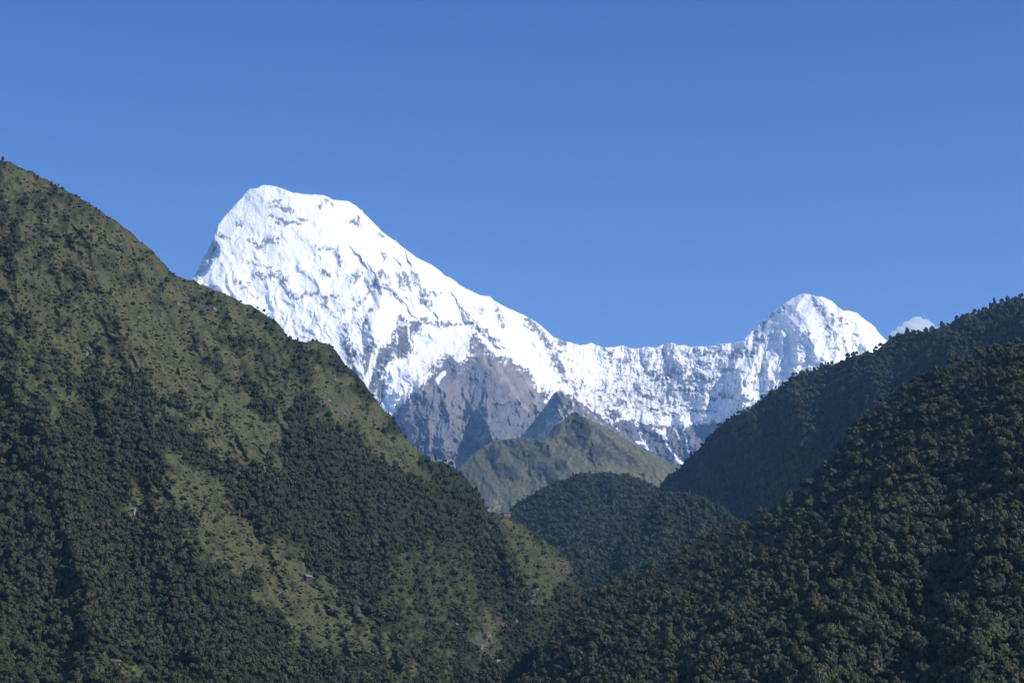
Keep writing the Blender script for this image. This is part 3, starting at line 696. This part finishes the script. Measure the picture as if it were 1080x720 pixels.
M_TRUNK = plain_mat('grey_bark', (.13, .12, .10), .3, 3)
LEAF = [('dark green', leaf_mat('leaves_dark', (.031, .041, .014))),
        ('olive green', leaf_mat('leaves_olive', (.043, .050, .017))),
        ('grey green', leaf_mat('leaves_grey', (.040, .047, .021))),
        ('brownish green', leaf_mat('leaves_brown', (.042, .043, .018)))]
SHAPES = ['round', 'wide', 'tall', 'round', 'wide', 'round', 'tall', 'round']
CMAT = [0, 0, 0, 2, 1, 1, 2, 3]
CROWNS = [crown_mesh('crown_mesh', 20 + i, LEAF[CMAT[i]][1], SHAPES[i]) for i in range(8)]
TRUNKS = [trunk_mesh('trunk_mesh', 60 + i, M_TRUNK, .55 if SHAPES[i] != 'tall' else .8) for i in range(8)]
BUSHM = [leaf_mat('bush_dark', (.040, .045, .020)), leaf_mat('bush_olive', (.052, .056, .025)), leaf_mat('bush_tan', (.072, .067, .034))]
BUSHES = [crown_mesh('bush_mesh', 90 + i, BUSHM[[0, 0, 1, 2][i]], 'bush', 300, .10) for i in range(4)]

# collections that only feed the "stuff" objects
def proto_collection(name, parts):
    c = bpy.data.collections.new(name)
    for i, ms in enumerate(parts):
        if len(ms) == 1:
            me = ms[0]
        else:
            import bmesh
            bm = bmesh.new(); bm.from_mesh(ms[0]); nf = len(bm.faces)
            bm.from_mesh(ms[1])
            bm.faces.ensure_lookup_table()
            for f in bm.faces[nf:]: f.material_index = 1
            lay = bm.verts.layers.float_color.get('Col')
            if lay:
                for f in bm.faces[nf:]:
                    for v_ in f.verts: v_[lay] = (1, 1, 1, 1)
            me = bpy.data.meshes.new('tree_mesh'); bm.to_mesh(me); bm.free()
            me.materials.append(ms[0].materials[0]); me.materials.append(ms[1].materials[0])
        ob = bpy.data.objects.new('%s_%02d' % (name, i), me); c.objects.link(ob)
    return c
TREE_COL = proto_collection('tree_kinds', [(CROWNS[i], TRUNKS[i]) for i in range(8)])
BUSH_COL = proto_collection('bush_kinds', [(b,) for b in BUSHES])

def scatter(name, P, scl, rotz, idx, coll, label, cat):
    n = len(P)
    me = bpy.data.meshes.new(name); me.from_pydata(np.asarray(P).tolist(), [], [])
    a = me.attributes.new('scl', 'FLOAT_VECTOR', 'POINT'); a.data.foreach_set('vector', np.asarray(scl, np.float32).ravel())
    a = me.attributes.new('rot', 'FLOAT_VECTOR', 'POINT')
    a.data.foreach_set('vector', np.stack((np.zeros(n), np.zeros(n), rotz), -1).astype(np.float32).ravel())
    a = me.attributes.new('pick', 'INT', 'POINT'); a.data.foreach_set('value', np.asarray(idx, np.int32))
    o = bpy.data.objects.new(name, me); COL.objects.link(o)
    g = bpy.data.node_groups.new(name, 'GeometryNodeTree')
    g.interface.new_socket('Geometry', in_out='INPUT', socket_type='NodeSocketGeometry')
    g.interface.new_socket('Geometry', in_out='OUTPUT', socket_type='NodeSocketGeometry')
    gi = g.nodes.new('NodeGroupInput'); go = g.nodes.new('NodeGroupOutput')
    ci = g.nodes.new('GeometryNodeCollectionInfo'); ci.inputs['Collection'].default_value = coll
    ci.inputs['Separate Children'].default_value = True; ci.inputs['Reset Children'].default_value = True
    ip = g.nodes.new('GeometryNodeInstanceOnPoints'); ip.inputs['Pick Instance'].default_value = True
    mp = g.nodes.new('GeometryNodeMeshToPoints')
    def attr(nm, ty):
        q = g.nodes.new('GeometryNodeInputNamedAttribute'); q.data_type = ty; q.inputs['Name'].default_value = nm
        return q.outputs['Attribute']
    g.links.new(gi.outputs[0], mp.inputs['Mesh']); g.links.new(mp.outputs[0], ip.inputs['Points'])
    g.links.new(ci.outputs[0], ip.inputs['Instance'])
    g.links.new(attr('pick', 'INT'), ip.inputs['Instance Index'])
    e2r = g.nodes.new('FunctionNodeEulerToRotation')
    g.links.new(attr('rot', 'FLOAT_VECTOR'), e2r.inputs[0]); g.links.new(e2r.outputs[0], ip.inputs['Rotation'])
    g.links.new(attr('scl', 'FLOAT_VECTOR'), ip.inputs['Scale'])
    g.links.new(ip.outputs[0], go.inputs[0])
    md = o.modifiers.new('scatter', 'NODES'); md.node_group = g
    tag(o, label, cat, kind='stuff')
    return o

def jitter(u0, u1, v0, v1, s):
    uu = np.arange(u0, u1, s); vv = np.arange(v0, v1, s*.9)
    U, V = np.meshgrid(uu, vv); U[1::2] += s*.5
    U = U + RNG.uniform(-.48, .48, U.shape)*s; V = V + RNG.uniform(-.48, .48, V.shape)*s
    return U.ravel(), V.ravel()

# ---- right near spur: the 300 largest trees are things of their own
def mk(P, dia, pick, hs):
    return dict(P=P, dia=dia, pick=pick, hs=hs)
U, V = jitter(380, 1120, 330, 800, 7.0)
k = (V > _ec(U) + .5) & (U > 480)
U, V = U[k], V[k]
U, V = np.concatenate((U,)), np.concatenate((V,))
P = right_near.point(U, V); Yd = P[:, 1]
dia = (7.4 + 9.4*RNG.random(len(U))**1.9)*(1 + .22*fbm(U/40, V/40, 2))*(1 - .35*sstep(14, 3, V - _ec(U)))
# thin out where perspective packs them too close together, fill where they are sparse
keep = RNG.random(len(U)) < np.clip((Yd/1550.0)**1.0, .62, 1.0)
U, V, P, dia, Yd = U[keep], V[keep], P[keep], dia[keep], Yd[keep]
pk = fbm(U/45 + 15, V/45, 3) + RNG.normal(0, .4, len(U))
pick = np.where(pk < -.1, RNG.choice([0, 1, 2], len(U)), np.where(pk < .4, RNG.choice([0, 3, 1, 6, 5], len(U)), RNG.choice([4, 5, 3, 7], len(U)))); hs = RNG.uniform(.8, 1.4, len(U)); rz = RNG.uniform(0, 6.28, len(U))
app = dia/Yd
infr = (U > 4) & (U < 1076) & (V < 726) & (V > _ec(U) + 6)
order = np.argsort(np.where(infr, -app, 1))
ind = order[:300]; rest = np.setdiff1d(np.arange(len(U)), ind)
N_TREE_E = len(U)
def region(u, v):
    a = 'in the bottom right corner' if (u > 960 and v > 600) else 'high on the near spur at the right edge' if (u > 930 and v < 480) else 'on the right edge of the near forest slope' if u > 960 else \
        'at the foot of the near forest slope' if v > 640 else 'halfway up the near forest slope' if u > 780 else 'on the lower left tail of the near forest slope'
    return a
protos = {}
for i in ind:
    p = int(pick[i])
    cn = LEAF[CMAT[p]][0]; sh = {'round': 'round crowned', 'wide': 'broad crowned', 'tall': 'tall narrow'}[SHAPES[p]]
    e = bpy.data.objects.new('broadleaf_tree', None); COL.objects.link(e)
    e.location = P[i]; e.rotation_euler = (0, 0, rz[i]); e.scale = (dia[i], dia[i], dia[i]*hs[i])
    e.empty_display_size = .2
    for nm, me in (('crown', CROWNS[p]), ('trunk', TRUNKS[p])):
        if (nm, p) not in protos:
            c = bpy.data.objects.new(nm, me); protos[(nm, p)] = c
        else:
            c = protos[(nm, p)].copy()
        COL.objects.link(c); c.parent = e
    lab = '%s %s forest tree %s' % (sh, cn, region(U[i], V[i]))
    tag(e, lab, 'tree', lab.replace('forest tree', 'forest trees'))
scatter('forest', P[rest], np.stack((dia, dia, dia*hs), -1)[rest], rz[rest], pick[rest], TREE_COL,
        'dense dark forest canopy covering the near right slope', 'forest')

# ---- right far ridge + knoll
def forest_on(ter, cr, hide, u0, u1, v0, v1, sp, dlo, dhi, name, label):
    U, V = jitter(u0, u1, v0, v1, sp)
    k = (V > cr(U) + .3) & hide(U, V); U, V = U[k], V[k]
    P = ter.point(U, V); n = len(U); dia = RNG.uniform(dlo, dhi, n)*(1 - .4*sstep(9, 2, V - cr(U))); hs = RNG.uniform(.8, 1.45, n)
    scatter(name, P, np.stack((dia, dia, dia*hs), -1), RNG.uniform(0, 6.28, n), RNG.integers(0, 8, n), TREE_COL, label, 'forest')
    return n
nD = forest_on(right_far, _dc, lambda u, v: (v < _ec(u) + 16) & (v < _sc(u) + 12), 560, 1120, 300, 680, 4.6, 12, 24, 'forest', 'shaded forest clothing the far right ridge')
nC = forest_on(knoll, _cc, lambda u, v: (v < np.minimum(_ec(u), _sc(u)) + 14) & (v < np.where(u < 606, _lc(u), 9e9) + 12), 500, 740, 490, 660, 4.4, 11, 21, 'forest', 'bluish dark forest on the rounded middle hill')
nS = forest_on(spur, _sc, lambda u, v: (v < _ec(u) + 14) & (v < np.where(u < 606, _lc(u), 9e9) + 12), 560, 860, 500, 680, 4.7, 9, 18.5, 'forest', 'lit forest on the lower wooded spur')

# ---- left hill
hideL = lambda u, v: v < np.where(u > 520, _ec(u), 9e9) + 12
U, V = jitter(-60, 640, 160, 770, 4.6)
k = (V > _lc(U) + .3) & hideL(U, V); U, V = U[k], V[k]
op = openness(U, V)
clump = .6*fbm((U - .55*V)/13 + 50, (.55*U + V)/42, 3) + .5*fbm(U/13 + 50, V/13, 3)
prob = np.clip(1.06 - 1.6*op + .85*clump*(op > .1), .0, 1)
k = RNG.random(len(U)) < prob; U, V, op = U[k], V[k], op[k]
P = left.point(U, V); n = len(U)
dia = (4.5 + 8.6*RNG.random(n)**2.0)*(1 - .42*sstep(.12, .55, op))*(1 - .25*sstep(16, 4, V - _lc(U))); hs = RNG.uniform(.95, 1.4, n)*(1 - .2*sstep(.15, .6, op))
pk = fbm(U/28 + 5, V/28, 3) + RNG.normal(0, .35, n)
pick = np.where(pk < -.05, RNG.choice([0, 1, 2], n), np.where(pk < .35, RNG.choice([0, 3, 1, 6], n), RNG.choice([4, 5, 3, 7], n)))
scatter('woodland', P, np.stack((dia, dia, dia*hs), -1), RNG.uniform(0, 6.28, n), pick, TREE_COL, 'dark woods covering the lower and middle left hillside', 'woodland')
nL = n
# scrub
U, V = jitter(-60, 620, 160, 760, 2.5)
k = (V > _lc(U) + .3) & hideL(U, V); U, V = U[k], V[k]
op = openness(U, V); cl = .75*fbm((U - .55*V)/8 + 20, (.55*U + V)/30, 4) + .45*fbm(U/6 + 20, V/6, 3)
k = (RNG.random(len(U)) < np.clip(.36 + 1.75*cl, .015, .97)*sstep(.1, .3, op)); U, V = U[k], V[k]
P = left.point(U, V); n = len(U); dia = 1.5 + 4.8*RNG.random(n)**1.9
scatter('shrubbery', P, np.stack((dia, dia, dia*RNG.uniform(.5, .95, n)), -1), RNG.uniform(0, 6.28, n), RNG.choice([0, 1, 2, 2, 3], n), BUSH_COL, 'low scrub dotted over the grassy left slopes', 'scrub')
print('trees', N_TREE_E, nD, nC, nL, 'scrub', n)

# ================================================================== CLEARING TREES (each its own thing)
CLEAR = [(199,513),(206,517),(183,513),(160,508),(170,515),(150,520),(205,535),(216,540),(236,538),(245,545),(228,552),(222,566),(246,566),(193,529),(168,527),(270,565),(279,588),(304,592),(292,599),(288,603),(270,606),(256,588),(245,592),(299,634),(305,640),(345,634),(348,669),(346,675),(326,668),(307,668),(367,668),(372,682),(386,672),(395,665),(392,700),(378,690),(333,612),(351,612),(366,617),(340,596),(360,640),(300,623),(275,620),(345,595),(414,628),(402,612),(330,700),(310,690),(282,574),(262,574),
 (62,318),(40,331),(150,308),(140,322),(105,305),(130,340),(175,350),(160,368),(195,372),(215,395),(232,412),(206,420),(250,440),(265,452),(238,452),(222,440),(190,400),(290,440),(300,425),(345,405),(358,415),(380,430),(395,450),(415,465),(400,470),(375,447),(190,330),(170,320),(560,565),(548,575),(575,585),(568,600),(553,620),(85,245),(120,262),(42,215),(60,230),(110,250),(30,205),(145,285),(95,268),(70,262)]
bproto = {}
for j, (u, v) in enumerate(CLEAR):
    rg = np.random.default_rng(300 + j)
    q = left.point(np.array([float(u)]), np.array([float(v)]))[0]
    p = [0, 1, 3, 0][j % 4]
    dd = rg.uniform(5.4, 9.2)*(.8 if v < 460 else 1)
    e = bpy.data.objects.new('clearing_tree', None); COL.objects.link(e)
    e.location = q; e.rotation_euler = (0, 0, rg.uniform(0, 6.28)); e.scale = (dd, dd, dd*rg.uniform(.85, 1.15))
    for nm, me in (('crown', CROWNS[p]), ('trunk', TRUNKS[p])):
        if (nm, p) not in bproto:
            c = bpy.data.objects.new(nm, me); bproto[(nm, p)] = c
        else: c = bproto[(nm, p)].copy()
        COL.objects.link(c); c.parent = e
    where = 'on the upper grass beside the left skyline' if v < 300 else 'on the pale grass ridge below the left skyline' if (v < 480 and u < 300) else 'on the grassy shoulder near the cliff edge' if v < 480 else \
        'on the lit right tail of the left hill' if u > 500 else 'on the terraced clearing' if u < 250 and v < 560 else 'on the grass around the stone hut'
    lab = 'lone %s bushy tree %s' % (['dark round', 'dark spreading', 'grey green round', 'dark round'][j % 4], where)
    tag(e, lab, 'lone tree', 'lone trees ' + where)

# ================================================================== HUTS
M_STONE = plain_mat('hut_stone', (.16, .14, .12), .3, .8); M_THATCH = plain_mat('slate_roof', (.20, .19, .18), .25, .6)
M_TIN = plain_mat('tin_roof', (.17, .17, .17), .1, .4, .8); M_DARK = plain_mat('dark_timber', (.045, .038, .032), .3, 1)
M_PLASTER = plain_mat('pale_plaster', (.24, .215, .185), .1, .8); M_BROWN = plain_mat('brown_thatch', (.085, .066, .045), .3, .8)
def box(bm_v, bm_f, x0, x1, y0, y1, z0, z1):
    o0 = len(bm_v)
    bm_v += [(x, y, z) for z in (z0, z1) for (x, y) in ((x0, y0), (x1, y0), (x1, y1), (x0, y1))]
    bm_f += [tuple(o0 + i for i in f) for f in ((3, 2, 1, 0), (4, 5, 6, 7), (0, 1, 5, 4), (1, 2, 6, 5), (2, 3, 7, 6), (3, 0, 4, 7))]
def mesh_obj(name, v, f, mat, parent):
    me = bpy.data.meshes.new(name); me.from_pydata(v, [], f); me.materials.append(mat); me.update()
    o = bpy.data.objects.new(name, me); COL.objects.link(o); o.parent = parent; return o
def hut(u, v, L, Wd, H, rise, yaw, wall_m, roof_m, label, posts=False):
    q = left.point(np.array([float(u)]), np.array([float(v)]))[0]
    e = bpy.data.objects.new('hut', None); COL.objects.link(e); e.location = q + np.array((0, -3, 1.0)); e.rotation_euler = (0, 0, R(yaw))
    tag(e, label, 'hut')
    a, b = L/2, Wd/2
    vv = [(-a, -b, -6), (a, -b, -6), (a, b, -6), (-a, b, -6), (-a, -b, H), (a, -b, H), (a, b, H), (-a, b, H), (-a, 0, H + rise), (a, 0, H + rise)]
    ff = [(0, 1, 5, 4), (1, 2, 6, 9, 5), (2, 3, 7, 6), (3, 0, 4, 8, 7), (4, 5, 9, 8), (6, 7, 8, 9)]
    mesh_obj('wall', vv, ff, wall_m, e)
    ov = 1.0; th = .35; z = H + rise; se = rise/b
    rv, rf = [], []
    for s in (-1, 1):
        o0 = len(rv); ye = s*(b + ov); ze = H - se*ov
        for (dz) in (.06, .06 + th):
            rv += [(-a - ov, 0, z + dz), (a + ov, 0, z + dz), (a + ov, ye, ze + dz), (-a - ov, ye, ze + dz)]
        rf += [tuple(o0 + i for i in f) for f in ((0, 1, 2, 3), (7, 6, 5, 4), (0, 4, 5, 1), (1, 5, 6, 2), (2, 6, 7, 3), (3, 7, 4, 0))]
    mesh_obj('roof', rv, rf, roof_m, e)
    dv, df = [], []; box(dv, df, -.8, .8, -b - .08, -b + .05, -.2, 2.2); mesh_obj('door', dv, df, M_DARK, e)
    for s in (-1, 1):
        dv, df = [], []; box(dv, df, s*a*.55 - .7, s*a*.55 + .7, -b - .07, -b + .05, 1.1, 2.1); mesh_obj('window', dv, df, M_DARK, e)
    if posts:
        for s in (-1, 1):
            dv, df = [], []; box(dv, df, s*a - .3, s*a + .3, -b - 1.2, -b - .7, -6, H); mesh_obj('post', dv, df, M_PLASTER, e)
hut(325, 612, 11, 5.2, 3.4, 2.1, 52, M_DARK, M_TIN, 'dark hut with pale grey tin roof alone in the lower grass clearing')
hut(535, 543, 12, 6, 2.6, 1.4, 4, M_STONE, M_TIN, 'low hut with pale tin roof on the crest where the left hill drops')
hut(141, 541, 5.5, 4, 3.0, 1.5, -20, M_PLASTER, M_THATCH, 'small pale plastered hut below the terraced clearing')
hut(122, 703, 7, 5, 3.0, 1.6, 24, M_STONE, M_BROWN, 'brown roofed stone hut at the bottom left terraces')

# ================================================================== ROCK OUTCROPS
import bmesh
ROCKM = {'pinkish': plain_mat('pink_rock', (.165, .135, .115), .3, .25), 'pale grey': plain_mat('pale_rock', (.185, .175, .155), .3, .25), 'dark': plain_mat('dark_rock', (.07, .062, .055), .35, .25)}
def outcrop(u, v, wpx, hpx, tone, where, lean=0):
    uu, vv = np.array([float(u)]), np.array([float(v)])
    q = left.point(uu, vv)[0]; mpp = q[1]/F_PX*.82
    bm = bmesh.new(); bmesh.ops.create_icosphere(bm, subdivisions=4, radius=1)
    for x in bm.verts:
        c = x.co; n_ = float(fbm(np.array([c.x*1.3 + u]), np.array([c.z*1.3 + c.y*.7 + v]), 4)[0])
        n2 = float(ridged(np.array([c.x*2.2 + u*.3]), np.array([c.z*1.1 - c.y + v*.3]), 3)[0])
        x.co = c*(1 + .30*n_ - .16*(n2 - .8))
        x.co.z = math.floor(x.co.z*5)/5*.35 + x.co.z*.65
        x.co.x *= wpx*mpp*.5; x.co.z *= hpx*mpp*.5; x.co.y *= wpx*mpp*.32
    me = bpy.data.meshes.new('rock_outcrop'); bm.to_mesh(me); bm.free(); me.materials.append(ROCKM[tone])
    o = bpy.data.objects.new('rock_outcrop', me); COL.objects.link(o); o.location = q + np.array((0, -1.5, 1.0)); o.rotation_euler = (0, R(lean), R(20))
    tag(o, '%s rock outcrop %s' % (tone, where), 'rock')
for a in [(147, 436, 9, 8, 'pinkish', 'in the woods above the terraced clearing'), (31, 357, 4, 7, 'pale grey', 'as a thin upright slab in the scrub near the left edge'), (92, 376, 4, 12, 'pale grey', 'as a narrow cliff band among dark trees below the grass'),
          (226, 327, 6, 7, 'pale grey', 'just below the left skyline beside dark crags'), (188, 322, 5, 5, 'pale grey', 'in the grass left of the dark crags'), (57, 412, 8, 4, 'pinkish', 'in scrub close to the left edge'),
          (363, 437, 8, 6, 'pinkish', 'on the grassy shoulder under the cliff edge'), (347, 424, 7, 5, 'pale grey', 'above the pink rock on the grassy shoulder'), (353, 645, 18, 8, 'dark', 'low and wide in the grass below the hut'), (376, 645, 9, 15, 'dark', 'tall and leaning, right of the wide dark one below the hut'),
          (537, 604, 8, 10, 'pinkish', 'on the wooded spur right of centre'), (482, 659, 5, 5, 'pale grey', 'small among trees low in the middle'), (508, 684, 4, 12, 'pale grey', 'as a narrow upright streak near the bottom centre'), (524, 699, 10, 8, 'pale grey', 'broken and blocky near the valley bottom'),
          (545, 656, 4, 6, 'pale grey', 'small and bright above the valley bottom'), (531, 660, 8, 6, 'pinkish', 'beside the small bright rock above the valley bottom'), (566, 622, 5, 4, 'pale grey', 'on the scree at the lit right tail'), (515, 672, 8, 10, 'pinkish', 'above the blocky rock near the valley bottom')]:
    outcrop(*a)

# rust coloured bush by the bottom terraces
M_RUST = leaf_mat('rust_leaves', (.22, .11, .045))
q = left.point(np.array([52.0]), np.array([686.0]))[0]
b = bpy.data.objects.new('rust_bush', crown_mesh('rust_bush', 140, M_RUST, 'bush', 300, .10)); COL.objects.link(b)
b.location = q; b.scale = (8, 8, 9); tag(b, 'rust orange bush beside the bottom left terraces', 'bush')
for (u, v, lab) in [(8, 714, 'tan withered bush in the bottom left corner'), (200, 716, 'tan withered bush at the bottom edge right of the terraces'), (408, 704, 'yellowish bush low on the grass near the bottom centre')]:
    q = left.point(np.array([float(u)]), np.array([float(v)]))[0]
    b = bpy.data.objects.new('withered_bush', crown_mesh('withered_bush', 150 + u, leaf_mat('withered_leaves', (.13, .105, .05)), 'bush', 300, .10)); COL.objects.link(b)
    b.location = q; b.scale = (8, 8, 7); tag(b, lab, 'bush')

# ================================================================== CLOUD (far behind the haze)
cm = bpy.data.materials.new('cloud_vapour'); cm.use_nodes = True
t = cm.node_tree; t.nodes.remove(t.nodes['Principled BSDF'])
pv = t.nodes.new('ShaderNodeVolumePrincipled'); pv.inputs['Color'].default_value = (1, .98, .97, 1); pv.inputs['Density'].default_value = .011
pv.inputs['Anisotropy'].default_value = -.45
t.links.new(pv.outputs[0], t.nodes['Material Output'].inputs['Volume'])
bm = bmesh.new()
for (du, dv, r) in [(0, 0, 9), (-9, 4, 8), (-17, 8, 6), (8, 1, 7), (14, 2, 5), (-4, 8, 10), (6, 9, 10), (-24, 11, 4), (20, 5, 3)]:
    q = ray_point(np.array(967.0 + du), np.array(341.0 + dv), np.array(31000.0 + 30*du))
    res = bmesh.ops.create_icosphere(bm, subdivisions=3, radius=r*16)
    for x in res['verts']:
        x.co = x.co*(1 + .25*float(fbm(np.array([x.co.x/70 + du]), np.array([x.co.z/70 + x.co.y/90]), 3)[0]))
        x.co = Vector((x.co.x*1.05, x.co.y, x.co.z*.8)) + Vector(q)
me = bpy.data.meshes.new('cloud'); bm.to_mesh(me); bm.free(); me.materials.append(cm)
o = bpy.data.objects.new('cloud', me); COL.objects.link(o)
rm = o.modifiers.new('merge', 'REMESH'); rm.mode = 'VOXEL'; rm.voxel_size = 15
tag(o, 'small white cloud just above the right forest ridge', 'cloud', kind='stuff')

# ================================================================== HAZE
hm = bpy.data.materials.new('thin_haze'); hm.use_nodes = True
t = hm.node_tree; t.nodes.remove(t.nodes['Principled BSDF'])
pv = t.nodes.new('ShaderNodeVolumePrincipled'); pv.inputs['Color'].default_value = (.28, .56, 1.0, 1); pv.inputs['Density'].default_value = HAZE
pv.inputs['Anisotropy'].default_value = 0.0
t.links.new(pv.outputs[0], t.nodes['Material Output'].inputs['Volume'])
hv, hf = [], []; box(hv, hf, -9000, 9000, -1500, 25600, -12, 9600)
me = bpy.data.meshes.new('haze'); me.from_pydata(hv, [], hf); me.materials.append(hm)
o = bpy.data.objects.new('haze', me); COL.objects.link(o)
tag(o, 'thin blue haze in the valley air', 'haze', kind='stuff')
